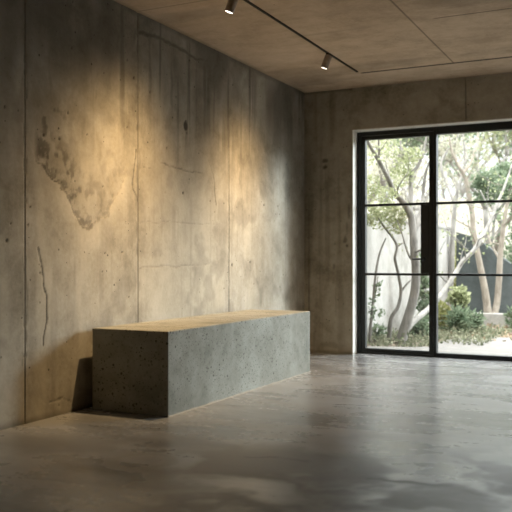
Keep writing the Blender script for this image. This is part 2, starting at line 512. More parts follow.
    wear_shade = np.maximum(wear_shade, (1 - sstep(0.004, 0.03 + 0.03 * fbm(y * 6, z * 0), z)) * 0.5)
    pale = np.maximum(pale, sstep(0.58, 0.75, fbm(y * 5 + 40, z * 1.2 + 8)) * 0.5)
    fn = lambda a, b: np.stack([np.full(a.shape, XL) - depth, a, b], -1)
    o = surface('wall_left', Y, Z, fn, (XL - 0.25, XL - 0.03, YR, YB + 0.31, 0, ZC), M_WALL, {'wear_shade': wear_shade, 'pale': pale}, flip=False)
    return tag(o, 'stained board-cast concrete wall behind the bench', None, None, 'structure')
left_wall()

# ------------------------------------------------------------------ the floor
def floor():
    X = coords(XL - 0.02, XR, XL - 0.02, 1.2, 0.016)
    Y = coords(YR, YD + 0.12, 2.9, YD + 0.12, 0.016)
    x, y = np.meshgrid(X, Y, indexing='ij')
    wear_shade = np.zeros(x.shape); pale = np.zeros(x.shape)
    wob = fbm(x * 5, y * 5) - 0.5
    L = lambda *pp: [tuple(on_level(u, v)[:2]) for u, v in pp]
    for pts, w_, k in ((L((250, 456), (290, 460), (318, 464), (345, 470), (365, 478)), 0.03, 0.75),
                       (L((360, 478), (390, 480), (412, 482), (445, 488), (480, 496)), 0.03, 0.8),
                       (L((445, 464), (470, 467), (490, 474), (512, 477)), 0.025, 0.7),
                       (L((300, 482), (330, 486), (350, 490)), 0.04, 0.45),
                       (L((370, 462), (385, 457), (396, 459)), 0.02, 0.5)):
        d, par = seg_dist(x + wob * 0.1, y + wob * 0.22, pts)
        wear_shade = np.maximum(wear_shade, (1 - sstep(w_ * 0.4, w_ * 1.3, d)) * min(1, k * 1.2) * sstep(0.32, 0.55, fbm(x * 9, y * 14)))
        wear_shade = np.maximum(wear_shade, (1 - sstep(0, w_ * 7, d)) * 0.40 * sstep(0.4, 0.7, fbm(x * 3, y * 6)))
        pale = np.maximum(pale, (1 - sstep(0.02, 0.12, np.abs(d - 0.07))) * 0.5 * sstep(0.4, 0.65, fbm(x * 4 + 5, y * 9)))
    near = 1 - sstep(3.6, 5.6, y * 0.897 - x * 0.4416)  # clouded marks deepen towards the viewer, painting in the dim foreground
    wear_shade = np.maximum(wear_shade, sstep(0.36, 0.66, fbm(x * 2.0 + 3 + wob, y * 3.0 + 1 + wob, 6)) * (0.06 + 0.80 * near))
    pale = np.maximum(pale, sstep(0.55, 0.72, fbm(x * 1.5 + 30, y * 2.6 + 12)) * 0.5)
    # swirl mark near the end of the bench
    c = on_level(140, 462)
    rr = np.hypot((x - c.x), (y - c.y) * 0.8) + wob * 0.12
    wear_shade = np.maximum(wear_shade, (1 - sstep(0.012, 0.04, np.abs(rr - 0.13))) * 0.35)
    fn = lambda a, b: np.stack([a, b, np.zeros(a.shape)], -1)
    o = surface('floor', X, Y, fn, (XL - 0.25, XR + 0.2, YR - 0.2, YD + 0.17, -0.2, -0.012), M_FLOOR, {'wear_shade': wear_shade, 'pale': pale})
    return tag(o, 'polished grey concrete floor with dark clouded marks', None, None, 'structure')
floor()

# ------------------------------------------------------------------ the ceiling
def ceiling():
    X = coords(XL, XR, XL, -0.4, 0.03, 0.3, [-1.772])
    Y = coords(YR, YB, 4.6, YB, 0.03, 0.3, [5.28, 6.492, 8.005, 8.015, 8.035, 8.055, 8.065])
    x, y = np.meshgrid(X, Y, indexing='ij')
    wear_shade = np.zeros(x.shape); depth = np.zeros(x.shape)
    def line(d, m, k):
        nonlocal wear_shade, depth
        wear_shade = np.maximum(wear_shade, (1 - sstep(0.005, 0.0112, d)) * m * k)
        depth = np.maximum(depth, (1 - sstep(0.004, 0.010, d)) * m * k * 0.001)
    line(np.abs(x + 1.772), ((y > 3.0) & (y < 8.035)).astype(float), 0.6)
    line(np.abs(y - 6.492), (x > -1.60).astype(float), 0.85)
    line(np.maximum(np.abs(y - 8.035) - 0.016, 0), (x > -2.735).astype(float), 1.0)
    line(np.abs(y - 5.28), (x < -2.9).astype(float), 0.4)
    wear_shade = np.maximum(wear_shade, sstep(0.55, 0.75, fbm(x * 0.9 + 2, y * 4)) * 0.25)
    wear_shade = np.maximum(wear_shade, (1 - sstep(0.01, 0.06, x - XL)) * 0.4)
    fn = lambda a, b: np.stack([a, b, np.full(a.shape, ZC) + depth], -1)
    o = surface('ceiling', X, Y, fn, (XL - 0.25, XR + 0.2, YR - 0.2, YB + 0.31, ZC + 0.03, ZC + 0.28), M_CEIL,
                {'wear_shade': wear_shade, 'pale': wear_shade * 0}, flip=True)
    return tag(o, 'cast concrete ceiling with narrow panel joints', None, None, 'structure')
ceiling()

# ------------------------------------------------------------------ back wall with the opening, right and rear walls
def back_wall():
    y1 = YB + 0.31
    X = coords(XL, JX, XL, JX, 0.0105); Z = coords(0, ZC, 0, ZC, 0.0105)
    x, z = np.meshgrid(X, Z, indexing='ij')
    wear_shade = np.zeros(x.shape)
    def P(u, v):
        a = (u - 256) / F_PX
        p = at_depth(u, v, YB / (math.cos(YAW) + a * math.sin(YAW)))
        return p.x, p.z
    for u, v, w_, h_, k in ((345, 239, .03, .05, .6), (347, 246, .02, .025, .75), (334, 268, .025, .05, .5), (349, 212, .018, .12, .55), (347, 228, .015, .10, .4),
                            (336, 96, .03, .03, .3), (325, 160, .04, .035, .8), (325, 167, .04, .035, .9), (350, 118, .03, .05, .3), (330, 345, .25, .04, .3)):
        px, pz = P(u, v)
        q = np.hypot((x - px) / w_, (z - pz) / h_) + (fbm(x * 25, z * 25) - 0.5) * 1.2
        wear_shade = np.maximum(wear_shade, (1 - sstep(0.3, 1.1, q)) * k)
    px = P(309, 250)[0]
    wear_shade = np.maximum(wear_shade, (1 - sstep(0.003, 0.014, np.abs(x - px))) * 0.55 * (1 - sstep(1.7, 2.0, z)))
    wear_shade = np.maximum(wear_shade, sstep(0.5, 0.7, fbm(x * 14, z * 0.7 + 3)) * 0.3)
    wear_shade = np.maximum(wear_shade, (1 - sstep(0.01, 0.04, ZC - z)) * 0.5)
    wear_shade = np.maximum(wear_shade, (1 - sstep(0.01, 0.05, z)) * 0.4)
    fn = lambda a, b: np.stack([a, np.full(a.shape, YB), b], -1)
    o = surface('wall_back', X, Z, fn, (XL - 0.24, JX - 0.001, YB + 0.001, y1, -0.01, ZC), M_BACK, {'wear_shade': wear_shade, 'pale': wear_shade * 0})
    bm = bmesh.new(); bm.from_mesh(o.data)
    add_box(bm, JX - 0.001, -1.793, YB, y1, JZ, ZC, 0.003)
    add_box(bm, -1.781, JXR, YB, y1, JZ, ZC, 0.003)
    add_box(bm, -1.80, -1.77, YB + 0.012, y1 - 0.01, JZ + 0.003, ZC)
    add_box(bm, JXR, XR + 0.2, YB, y1, -0.01, ZC, 0.004)
    bm.to_mesh(o.data); bm.free()
    return tag(o, 'bare concrete wall with the tall glazed opening', None, None, 'structure')
back_wall()
tag(obj('wall_right', box(XR, XR + 0.2, YR, YB, 0, ZC), M_DIM), 'unseen wall to the right of the glazing, coloured dark to soak up bounced light', None, None, 'structure')  # this and the rear wall are unseen and darkened to absorb bounce
tag(obj('wall_rear', box(XL - 0.2, XR + 0.2, YR - 0.2, YR, 0, ZC), M_DIM), 'unseen wall behind the viewpoint, coloured dark to soak up bounced light', None, None, 'structure')

# ------------------------------------------------------------------ the glazed door and window
YF0, YF1 = YD, YD + 0.085
ZT, ZB = 2.531, 0.0
BAR_HI, BAR_LO = 1.695, 0.909
def pane(name, parent, x0, x1, z0, z1):
    return obj(name, box(x0 - 0.004, x1 + 0.004, YF0 + 0.040, YF0 + 0.052, z0 - 0.004, z1 + 0.004), M_GLASS, parent)

def make_door():
    t = empty('door_1')
    tag(t, 'black steel framed glass door with a wide lock plate and lever', None, None, 'structure')
    xl, xr = -3.053, -2.174
    fr = bmesh.new()      # fixed outer frame
    add_box(fr, xl, xl + 0.045, YF0, YF1, ZB, ZT, 0.003)
    add_box(fr, xl + 0.045, xr, YF0, YF1, ZT - 0.042, ZT, 0.003)
    add_box(fr, xl + 0.045, xr, YF0, YF1, ZB, 0.020, 0.003)
    obj('frame', fr, M_STEEL, t)
    lf = bmesh.new()      # swinging leaf
    a0, a1 = xl + 0.049, xr - 0.002
    g0, g1, gt, gb = -2.956, -2.221, 2.442, 0.062
    add_box(lf, a0, g0, YF0 + 0.010, YF1 - 0.012, 0.024, ZT - 0.046, 0.003)
    add_box(lf, g1, a1, YF0 + 0.010, YF1 - 0.012, 0.024, ZT - 0.046, 0.003)
    add_box(lf, g0, g1, YF0 + 0.010, YF1 - 0.012, gt, ZT - 0.046, 0.003)
    add_box(lf, g0, g1, YF0 + 0.010, YF1 - 0.012, 0.024, gb, 0.003)
    obj('leaf_frame', lf, M_STEEL, t)
    for z in (BAR_HI, BAR_LO):
        obj('glazing_bar', box(g0, g1, YF0 + 0.012, YF1 - 0.014, z - 0.0135, z + 0.0135, bevel=0.003), M_STEEL, t)
    lp = obj('lock_plate', box(-2.314, g1 - 0.001, YF0 + 0.008, YF1 - 0.010, BAR_LO + 0.0145, BAR_HI - 0.0145, bevel=0.003), M_STEEL, t)
    h = bmesh.new()
    zc = 1.08
    pts, rad = smooth_path([(-2.285, YF0 + 0.010, zc), (-2.285, YF0 - 0.030, zc), (-2.293, YF0 - 0.042, zc), (-2.31, YF0 - 0.045, zc), (-2.395, YF0 - 0.045, zc)],
                           [0.010, 0.010, 0.010, 0.010, 0.009], 4)
    add_tube(h, pts, rad, 10)
    M = Matrix.Translation((-2.285, YF0 + 0.008, zc)) @ Matrix.Rotation(R(90), 4, 'X')
    b2 = bmesh.new(); add_lathe(b2, [(0, 0.010), (0.022, 0.010), (0.024, 0.006), (0.024, 0.0)], 20, M)
    me = bpy.data.meshes.new('rose'); b2.to_mesh(me); b2.free(); h.from_mesh(me); bpy.data.meshes.remove(me)
    obj('lever_handle', h, M_STEEL, lp, True)
    pane('glass_pane', t, g0, g1, BAR_HI + 0.0135, gt)
    pane('glass_pane', t, g0, -2.314, BAR_LO + 0.0135, BAR_HI - 0.0135)
    pane('glass_pane', t, g0, g1, gb, BAR_LO - 0.0135)
make_door()

def reveal_lining():
    b = bmesh.new()
    ya, yb = YB - 0.003, YD - 0.001
    add_box(b, JX - 0.004, JX + 0.006, ya, yb, 0.0, JZ - 0.006)
    add_box(b, JX - 0.004, JXR + 0.004, ya, yb, JZ - 0.006, JZ + 0.004)
    add_box(b, JXR - 0.006, JXR + 0.004, ya, yb, 0.0, JZ - 0.006)
    tag(obj('trim_1', b, M_LINING), 'pale lining of the opening around the black steel frames', None, None, 'structure')
reveal_lining()

def make_window(n, x0, x1, last, label):
    t = empty('window_%d' % n)
    tag(t, label, None, None, 'structure')
    fr = bmesh.new()
    g0 = x0 + 0.036
    g1 = x1 - (0.06 if last else 0.0)
    gt, gb = 2.452, 0.048
    add_box(fr, x0, g0, YF0, YF1, ZB, ZT, 0.003)
    if last: add_box(fr, g1, x1, YF0, YF1, ZB, ZT, 0.003)
    add_box(fr, g0, g1, YF0, YF1, gt, ZT, 0.003)
    add_box(fr, g0, g1, YF0, YF1, ZB, gb, 0.003)
    obj('frame', fr, M_STEEL, t)
    for z in (BAR_HI, BAR_LO):
        obj('glazing_bar', box(g0, g1, YF0 + 0.012, YF1 - 0.014, z - 0.0125, z + 0.0125, bevel=0.003), M_STEEL, t)
    pane('glass_pane', t, g0, g1, BAR_HI + 0.0125, gt)
    pane('glass_pane', t, g0, g1, BAR_LO + 0.0125, BAR_HI - 0.0125)
    pane('glass_pane', t, g0, g1, gb, BAR_LO - 0.0125)
make_window(1, -2.172, -0.65, False, 'wide fixed black steel window beside the door leaf')
make_window(2, -0.65, 0.85, False, 'fixed black steel window in the middle of the glazing')
make_window(3, 0.85, JXR - 0.004, True, 'fixed black steel window at the far end of the glazing')

# ------------------------------------------------------------------ the concrete bench
BX0, BX1, BY0, BY1, BZ = -3.575, -2.940, 4.629, 7.145, 0.579
def bench():
    bm = bmesh.new()
    add_box(bm, BX0, BX1, BY0, BY1, 0, BZ)
    bmesh.ops.bevel(bm, geom=list(bm.edges), offset=0.006, segments=2, affect='EDGES', profile=0.5)
    o = obj('concrete_bench', bm, M_BENCH)
    tag(o, 'long solid grey concrete block bench standing before the stained wall', 'bench')
    b = bmesh.new()
    n = 60
    prev = None
    rr = random.Random(3)
    for i in range(n + 1):
        y = BY0 + (BY1 - BY0) * i / n
        w = 0.007 + 0.007 * rr.random()
        ring = [b.verts.new((BX1 - 0.003, y, 0.0005)), b.verts.new((BX1 + w, y, 0.0005)), b.verts.new((BX1 - 0.001, y, 0.004 + 0.008 * rr.random()))]
        if prev:
            for k in range(3):
                b.faces.new((prev[k], prev[(k + 1) % 3], ring[(k + 1) % 3], ring[k]))
        else: b.faces.new(ring)
        prev = ring
    b.faces.new(prev[::-1])
    bmesh.ops.recalc_face_normals(b, faces=b.faces)
    m = obj('mortar_bead', b, M_MORTAR, o)
    m['label'] = 'thin pale mortar line along the foot of the bench'
bench()

# ------------------------------------------------------------------ track and spotlights
TX = -2.745
def track():
    t = empty('lighting_track', (TX, 4.0, ZC))
    tag(t, 'thin dark lighting track fixed along the concrete ceiling', 'track')
    b = bmesh.new()
    add_box(b, -0.010, -0.003, -4.6, 3.93, -0.009, 0.0)
    add_box(b, 0.003, 0.010, -4.6, 3.93, -0.009, 0.0)
    add_box(b, -0.003, 0.003, -4.6, 3.93, -0.004, 0.0)
    obj('rail', b, M_TRACK, t)
    obj('end_cap', box(-0.011, 0.011, 3.928, 3.942, -0.011, 0.0, bevel=0.002), M_TRACK, t)
track()

def spot(y, label, tilt=18, swing=0.0, power=LAMP_POWER):
    t = empty('track_spotlight', (TX, y, ZC - 0.009))
    tag(t, label, 'spotlight', 'spotlights on the ceiling track')
    obj('adapter', box(-0.012, 0.012, -0.035, 0.035, -0.012, 0.001, bevel=0.002), M_TRACK, t)
    s = bmesh.new()
    add_lathe(s, [(0, 0.0), (0.009, 0.0), (0.009, -0.016), (0.012, -0.020), (0.012, -0.030), (0, -0.030)], 16)
    obj('stem', s, M_LAMP, t, True)
    # the head turns towards the wall
    rot = Matrix.Rotation(R(swing), 4, 'X') @ Matrix.Rotation(R(tilt), 4, 'Y')
    M = Matrix.Translation((0, 0, -0.026)) @ rot
    h = bmesh.new()
    add_lathe(h, [(0, 0.012), (0.030, 0.012), (0.034, 0.008), (0.035, 0.0), (0.035, -0.113), (0.033, -0.115), (0.031, -0.115), (0.031, -0.107), (0, -0.107)], 32, M)
    ho = obj('lamp_head', h, M_LAMP, t)
    for p in ho.data.polygons: p.use_smooth = len(p.vertices) == 4 and abs((M.to_3x3().inverted() @ p.normal).z) < 0.5
    l = bmesh.new()
    add_lathe(l, [(0, -0.1135), (0.0305, -0.1125), (0.0305, -0.108), (0, -0.108)], 28, M)
    lo = obj('lens', l, M_LENS, t)
    lo['label'] = 'glowing warm white lens'
    ld = bpy.data.lights.new('spotlight_beam', 'SPOT')
    ld.energy = power
    ld.color = LAMP_COLOR
    ld.spot_size = R(170)
    ld.use_nodes = True          # a soft reflector beam: intensity falls with the angle off the axis
    nt = ld.node_tree
    em = next(n for n in nt.nodes if n.type == 'EMISSION')
    tc = nt.nodes.new('ShaderNodeTexCoord'); sx = nt.nodes.new('ShaderNodeSeparateXYZ')
    ab = nt.nodes.new('ShaderNodeMath'); ab.operation = 'ABSOLUTE'
    pw = nt.nodes.new('ShaderNodeMath'); pw.operation = 'POWER'; pw.inputs[1].default_value = BEAM_POWER
    nt.links.new(tc.outputs['Normal'], sx.inputs[0]); nt.links.new(sx.outputs['Z'], ab.inputs[0])
    nt.links.new(ab.outputs[0], pw.inputs[0]); nt.links.new(pw.outputs[0], em.inputs['Strength'])
    ld.spot_blend = 1.0
    ld.shadow_soft_size = 0.03
    lamp = bpy.data.objects.new('spotlight_beam', ld)
    COL.objects.link(lamp)
    lamp.parent = t
    lamp.matrix_local = M @ Matrix.Translation((0, 0, -0.17))
    return t
spot(5.22, 'bronze cylinder spotlight cut by the top of the picture, lit', 20, -6)
spot(7.12, 'small bronze cylinder spotlight near the end of the ceiling track, lit', 20, -4)

# ------------------------------------------------------------------ the garden
GZ = -0.03
def soil():
    b = bmesh.new()
    add_box(b, -16, 22, YD + 0.18, 45, -0.3, GZ)
    return tag(obj('ground', b, M_SOIL), 'dark garden soil beyond the glazing', None, None, 'structure')
soil()

def patio():
    b = bmesh.new()
    edge = [on_level(u, v) for u, v in ((430, 346.5), (437, 343), (447, 340), (458, 338.4), (472, 337.3), (485, 337), (512, 337.6))]
    pts = [(-3.3, YD + 0.17), (-3.3, 9.62)] + [(p.x, p.y) for p in [on_level(375, 346.3), on_level(400, 346.8)]] + [(p.x, p.y) for p in edge] + [(0.8, 10.6), (2.5, 10.2), (4.5, 9.9), (4.5, YD + 0.17)]
    top = [b.verts.new((x, y, 0.0)) for x, y in pts]
    bot = [b.verts.new((x, y, -0.1)) for x, y in pts]
    b.faces.new(top); b.faces.new(bot[::-1])
    n = len(pts)
    for i in range(n): b.faces.new((top[i], bot[i], bot[(i + 1) % n], top[(i + 1) % n]))
    bmesh.ops.recalc_face_normals(b, faces=b.faces)
    return tag(obj('patio', b, M_PATIO), 'pale curved paved terrace outside the window', None, None, 'structure')
patio()

def white_wall():
    t = empty('garden_wall', (-3.60, 9.0, 0))
    tag(t, 'white rendered garden wall behind the slender saplings', 'wall')
    obj('wall_body', box(-0.13, 0.13, 0.02, 6.45, -0.1, 1.66, bevel=0.01), M_WHITE_WALL, t)
    obj('coping', box(-0.16, 0.15, 0.02, 6.47, 1.661, 1.71, bevel=0.01), M_WHITE_WALL, t)
white_wall()

def slate_wall():
    b = bmesh.new()
    prof = [(-3.4, 1.62), (-3.05, 1.52), (-2.4, 1.02), (-1.7, 1.0), (8.0, 1.35), (8.0, -0.1), (-3.4, -0.1)]
    y0, y1 = 15.62, 15.82
    f = [b.verts.new((x, y0, z)) for x, z in prof]; k = [b.verts.new((x, y1, z)) for x, z in prof]
    b.faces.new(f); b.faces.new(k[::-1])
    n = len(prof)
    for i in range(n): b.faces.new((f[i], k[i], k[(i + 1) % n], f[(i + 1) % n]))
    bmesh.ops.recalc_face_normals(b, faces=b.faces)
    tag(obj('slate_garden_wall', b, M_DARK_WALL), 'dark slate grey wall with sloping top behind the twin trunks', 'wall')
slate_wall()
tag(obj('planter_edging', box(-3.2, 6.0, 13.75, 13.95, -0.05, 0.19, bevel=0.015), M_EDGE), 'low pale stone edging in front of the slate grey wall', 'edging')
tag(obj('cream_garden_wall', box(-13.0, 8.0, 25.0, 25.4, -0.1, 3.0), M_PEACH), 'pale cream wall far behind the garden trees', 'wall')

# ---- leaves
def add_leaf(b, p, L, W_, rnd, up=0.2, droop=0.0):
    d = Vector((rnd.gauss(0, 1), rnd.gauss(0, 1), rnd.gauss(up, 0.7))).normalized()
    s = d.cross(Vector((rnd.gauss(0, 1), rnd.gauss(0, 1), rnd.gauss(0, 1)))).normalized()
    n = d.cross(s)
    a = b.verts.new(p); m1 = b.verts.new(p + d * L * 0.45 + s * W_ * 0.5); m2 = b.verts.new(p + d * L * 0.45 - s * W_ * 0.5)
    e = b.verts.new(p + d * L - n * L * 0.15)
    b.faces.new((a, m1, e, m2))

def foliage(b, centre, rad, n, L, W_, rnd, hollow=0.35):
    for _ in range(n):
        while True:
            q = Vector((rnd.uniform(-1, 1), rnd.uniform(-1, 1), rnd.uniform(-1, 1)))
            l = q.length
            if l <= 1 and rnd.random() < hollow + (1 - hollow) * l: break
        p = centre + Vector((q.x * rad[0], q.y * rad[1], q.z * rad[2]))
        k = rnd.uniform(0.6, 1.25)
        add_leaf(b, p, L * k, W_ * k, rnd)

def traced(paths, base_depth):
    """paths: lists of (u, v, extra depth, radius) -> smooth points and radii in metres"""
    out = []
    for path in paths:
        P = [at_depth(u, v, base_depth + dd) for u, v, dd, r in path]
        out.append(smooth_path(P, [r for *_, r in path], 4))
    return out

def twig_tree(name, label, mat, paths, base_depth, leaf_mat=None, clumps=(), L=0.07, W_=0.035, twigs=0, seed=1, group=None, pale=()):
    tr = traced(paths, base_depth)
    base = tr[0][0][0].copy(); base.z = GZ
    t = empty(name, base)
    tag(t, label, 'tree', group)
    rnd = random.Random(seed)
    b = bmesh.new(); b_pale = bmesh.new()
    first = True
    for ip, (pts, rad) in enumerate(tr):
        pts = [p - base for p in pts]
        if first and pts[0].z > -0.02:
            pts = [Vector((pts[0].x, pts[0].y, -0.04))] + pts; rad = [rad[0] * 1.15] + rad
        first = False
        add_tube(b_pale if ip in pale else b, pts, rad, 9)
    tw = []
    for pts, rad in tr:
        for i in range(len(pts) // 3, len(pts)):
            if rnd.random() < twigs:
                p = pts[i] - base
                d = Vector((rnd.gauss(0, 1), rnd.gauss(0, 0.8), rnd.uniform(0.1, 1.2))).normalized()
                q = [p]
                r0 = max(0.006, rad[i] * 0.35)
                for k in range(4):
                    d = (d + Vector((rnd.gauss(0, 0.3), rnd.gauss(0, 0.3), rnd.gauss(0.08, 0.2)))).normalized()
                    q.append(q[-1] + d * rnd.uniform(0.10, 0.22))
                sp, sr = smooth_path(q, [r0, r0 * 0.8, r0 * 0.6, r0 * 0.45, r0 * 0.3], 2)
                add_tube(b, sp, sr, 5)
                tw.append(q)
    obj('trunk', b, mat, t, True)
    if pale:
        obj('limb', b_pale, M_BARK_PALE, t, True)['label'] = 'pale limb slanting up to the right'
    else: b_pale.free()
    if leaf_mat:
        f = bmesh.new()
        for (u, v, dd, ru, rv, n) in clumps:
            c = at_depth(u, v, base_depth + dd) - base
            k = (base_depth + dd) / F_PX
            foliage(f, c, (ru * k, ru * k * 0.9, rv * k), int(n * 2.2), L, W_, rnd)
        for q in tw:
            for p in q[1:]:
                for _ in range(3): add_leaf(f, p + Vector((rnd.gauss(0, .04), rnd.gauss(0, .04), rnd.gauss(0, .04))), L, W_, rnd)
        obj('foliage', f, leaf_mat, t)
    return t

twig_tree('garden_tree', 'grey multi-limbed tree leaning beside the door, one limb reaching right', M_BARK,
          [[(401, 342, 0, .075), (405, 327, 0, .066), (411, 308, 0, .062), (415, 290, 0, .060), (416, 270, 0, .058), (414, 247, 0, .054), (413, 228, .05, .050), (410, 213, .05, .046), (402, 201, .0, .040), (394, 192, -.1, .036), (388, 178, -.2, .031), (379, 161, -.3, .026), (369, 144, -.4, .020), (362, 126, -.5, .014)],
           [(410, 213, .05, .040), (411, 200, .15, .034), (411, 184, .2, .028), (412, 174, .25, .025), (419, 164, .3, .020), (424, 150, .35, .016), (427, 132, .4, .011)],
           [(412, 174, .25, .020), (406, 163, .3, .018), (402, 151, .35, .016), (400, 138, .4, .013), (399, 122, .4, .010)],
           [(379, 161, -.3, .016), (379, 148, -.35, .013), (378, 130, -.4, .010)],
           [(413, 238, .05, .030), (418, 222, .2, .028), (422, 206, .4, .026), (423, 196, .5, .024), (424, 184, .5, .022), (426, 172, .5, .018), (430, 160, .5, .012)],
           [(406, 330, 0, .05), (413, 322, .1, .042), (425, 312, .3, .038), (432, 305, .5, .036), (442, 293, .7, .034), (455, 274, .9, .034), (463, 261, 1.0, .033), (474, 250, 1.1, .032), (484, 234, 1.2, .030), (491, 220, 1.3, .028), (497, 204, 1.4, .024), (504, 188, 1.5, .018), (512, 165, 1.6, .012)],
           [(491, 220, 1.3, .014), (487, 205, 1.35, .011), (480, 190, 1.4, .008)]],
          10.6, M_LEAF, [(412, 156, .3, 11, 9, 90), (402, 168, .2, 11, 10, 90), (396, 180, .6, 10, 12, 60), (382, 194, -.2, 18, 9, 110), (372, 186, -.2, 10, 12, 60), (410, 178, .2, 7, 9, 30), (376, 150, -.3, 12, 16, 50), (392, 145, .2, 12, 14, 60),
                         (372, 214, 0, 9, 11, 90), (384, 211, .1, 13, 9, 120), (397, 216, .1, 11, 13, 120), (396, 228, .1, 9, 7, 50), (408, 210, .1, 6, 8, 40), (380, 222, .2, 16, 8, 60)],
          0.048, 0.030, 0.25, 3, None, (5, 6))

twig_tree('sapling', 'thin crooked sapling with forked stem against the white garden wall', M_BARK,
          [[(389, 339, 0, .030), (390, 325, 0, .028), (392, 316, 0, .026), (398, 307, .02, .024), (401, 292, .03, .022), (399, 277, .03, .021), (396, 264, .03, .020), (395, 257, .03, .019), (397, 247, .03, .018), (393, 238, .02, .017), (385, 228, 0, .015), (378, 217, 0, .012), (374, 206, 0, .008)],
           [(401, 292, .03, .016), (406, 285, .05, .014), (411, 280, .08, .010)],
           [(397, 247, .03, .012), (401, 244, .05, .010), (404, 243, .08, .006)]],
          10.75, None, (), 0.06, 0.03, 0.0, 5)
twig_tree('sapling', 'leafy upright sapling at the left edge of the door glass', M_BARK,
          [[(370, 338, 0, .022), (371, 322, 0, .02), (373, 305, 0, .018), (374, 290, 0, .017), (376, 272, 0, .016), (379, 256, 0, .014), (382, 247, 0, .012), (386, 238, 0, .008)],
           [(373, 305, 0, .010), (376, 290, .05, .008), (378, 276, .1, .006)]],
          10.6, M_LEAF_BLUE, [(372, 309, 0, 3, 12, 30), (377, 292, 0, 3, 10, 20), (381, 313, 0, 4, 4, 14), (379, 286, 0, 3, 4, 10)], 0.05, 0.03, 0.0, 6)
twig_tree('garden_tree', 'twin tan trunks rising in front of the slate grey wall', M_BARK_TAN,
          [[(489, 326, 0, .075), (487, 305, 0, .064), (484, 285, 0, .058), (481, 270, 0, .054), (478, 255, 0, .05), (474, 235, 0, .046), (472, 212, 0, .042), (469, 196, 0, .038), (466, 180, 0, .034), (463, 173, 0, .032), (458, 165, 0, .026), (452, 152, 0, .018), (449, 136, 0, .012)],
           [(491, 326, 0, .07), (494, 315, .05, .062), (497, 302, .1, .056), (499, 278, .1, .052), (500, 260, .1, .048), (502, 240, .1, .042), (504, 222, .1, .036), (508, 200, .1, .030), (514, 175, .1, .022), (520, 150, .1, .015)],
           [(463, 173, 0, .026), (469, 166, .1, .024), (474, 154, .2, .021), (477, 142, .3, .018), (478, 128, .4, .014), (477, 112, .5, .010)],
           [(500, 260, .1, .02), (492, 246, .3, .016), (487, 232, .5, .012)]],
          13.6, M_LEAF_BLUE, [(492, 180, .6, 17, 12, 380), (505, 190, .2, 14, 12, 300), (478, 182, .6, 10, 8, 130), (505, 170, .8, 12, 8, 200), (486, 196, .6, 12, 8, 160)],
          0.065, 0.036, 0.2, 8)
twig_tree('garden_tree', 'slender pale tree forking high behind the twin tan trunks', M_BARK_PALE,
          [[(449, 318, 0, .055), (452, 262, 0, .05), (453, 230, 0, .046), (455, 205, 0, .042), (457, 194, 0, .04), (461, 180, 0, .036), (464, 168, 0, .03), (465, 152, 0, .022), (462, 130, 0, .014)],
           [(455, 205, 0, .03), (447, 185, .2, .026), (441, 165, .3, .026), (447, 151, .4, .024), (456, 141, .5, .016), (460, 126, .5, .01)]],
          15.2, M_LEAF_PALE, [(450, 148, .5, 12, 12, 170), (466, 150, .5, 10, 14, 130), (442, 180, .4, 7, 14, 80)], 0.06, 0.035, 0.3, 9)

# ---- shrubs
def shrub(name, label, u, v, d, ru, rv, n, mat, L, W_, seed, stems=7):
    c = at_depth(u, v, d)
    k = d / F_PX
    t = empty(name, (c.x, c.y, GZ))
    tag(t, label, 'shrub', None)
    rnd = random.Random(seed)
    f = bmesh.new(); s = bmesh.new()
    top = c.z - GZ
    for i in range(stems):
        a = rnd.uniform(0, 6.28)
        rr = rnd.uniform(0.2, 0.8)
        e = Vector((math.cos(a) * ru * k * rr, math.sin(a) * ru * k * rr, top + rv * k * rnd.uniform(-0.2, 0.6)))
        sp, sr = smooth_path([Vector((e.x * 0.12, e.y * 0.12, -0.02)), Vector((e.x * 0.5, e.y * 0.5, e.z * 0.55)), e], [0.010, 0.008, 0.004], 4)
        add_tube(s, sp, sr, 6)
    obj('stems', s, M_BARK, t, True)
    foliage(f, Vector((0, 0, top)), (ru * k, ru * k * 0.9, rv * k), n, L, W_, rnd, 0.5)
    obj('foliage', f, mat, t)
    return t
shrub('broadleaf_shrub', 'pale green shrub with round leaves, tallest beside the window mullion', 459, 297, 12.2, 10, 11, 420, M_LEAF, 0.075, 0.05, 11)
shrub('low_shrub', 'blue-green spiky shrub at the edge of the pale terrace', 459, 323, 11.9, 10, 14, 420, M_LEAF_BLUE, 0.15, 0.035, 12)
shrub('low_shrub', 'low blue-green shrub in front of the twin tan trunks', 474, 324, 12.3, 8, 11, 280, M_LEAF_BLUE, 0.14, 0.04, 13)
shrub('yellow_shrub', 'yellow-green bush close behind the window mullion', 443, 316, 12.3, 9, 14, 300, M_LEAF_GOLD, 0.08, 0.045, 14)
shrub('low_shrub', 'small green shrub at the right-hand edge of the window', 513, 318, 12.9, 6, 10, 160, M_LEAF_BLUE, 0.10, 0.045, 15)
shrub('climbing_shrub', 'tall narrow leafy shrub behind the leaning grey trunk', 424, 292, 12.0, 6, 42, 420, M_LEAF_BLUE, 0.09, 0.05, 16, 9)
shrub('low_shrub', 'green bush at the foot of the leaning grey trunk', 420, 328, 11.2, 11, 11, 330, M_LEAF_BLUE, 0.09, 0.045, 17)
shrub('low_shrub', 'small low bush at the foot of the white garden wall', 379, 333, 11.0, 10, 8, 200, M_LEAF_BLUE, 0.07, 0.035, 18)

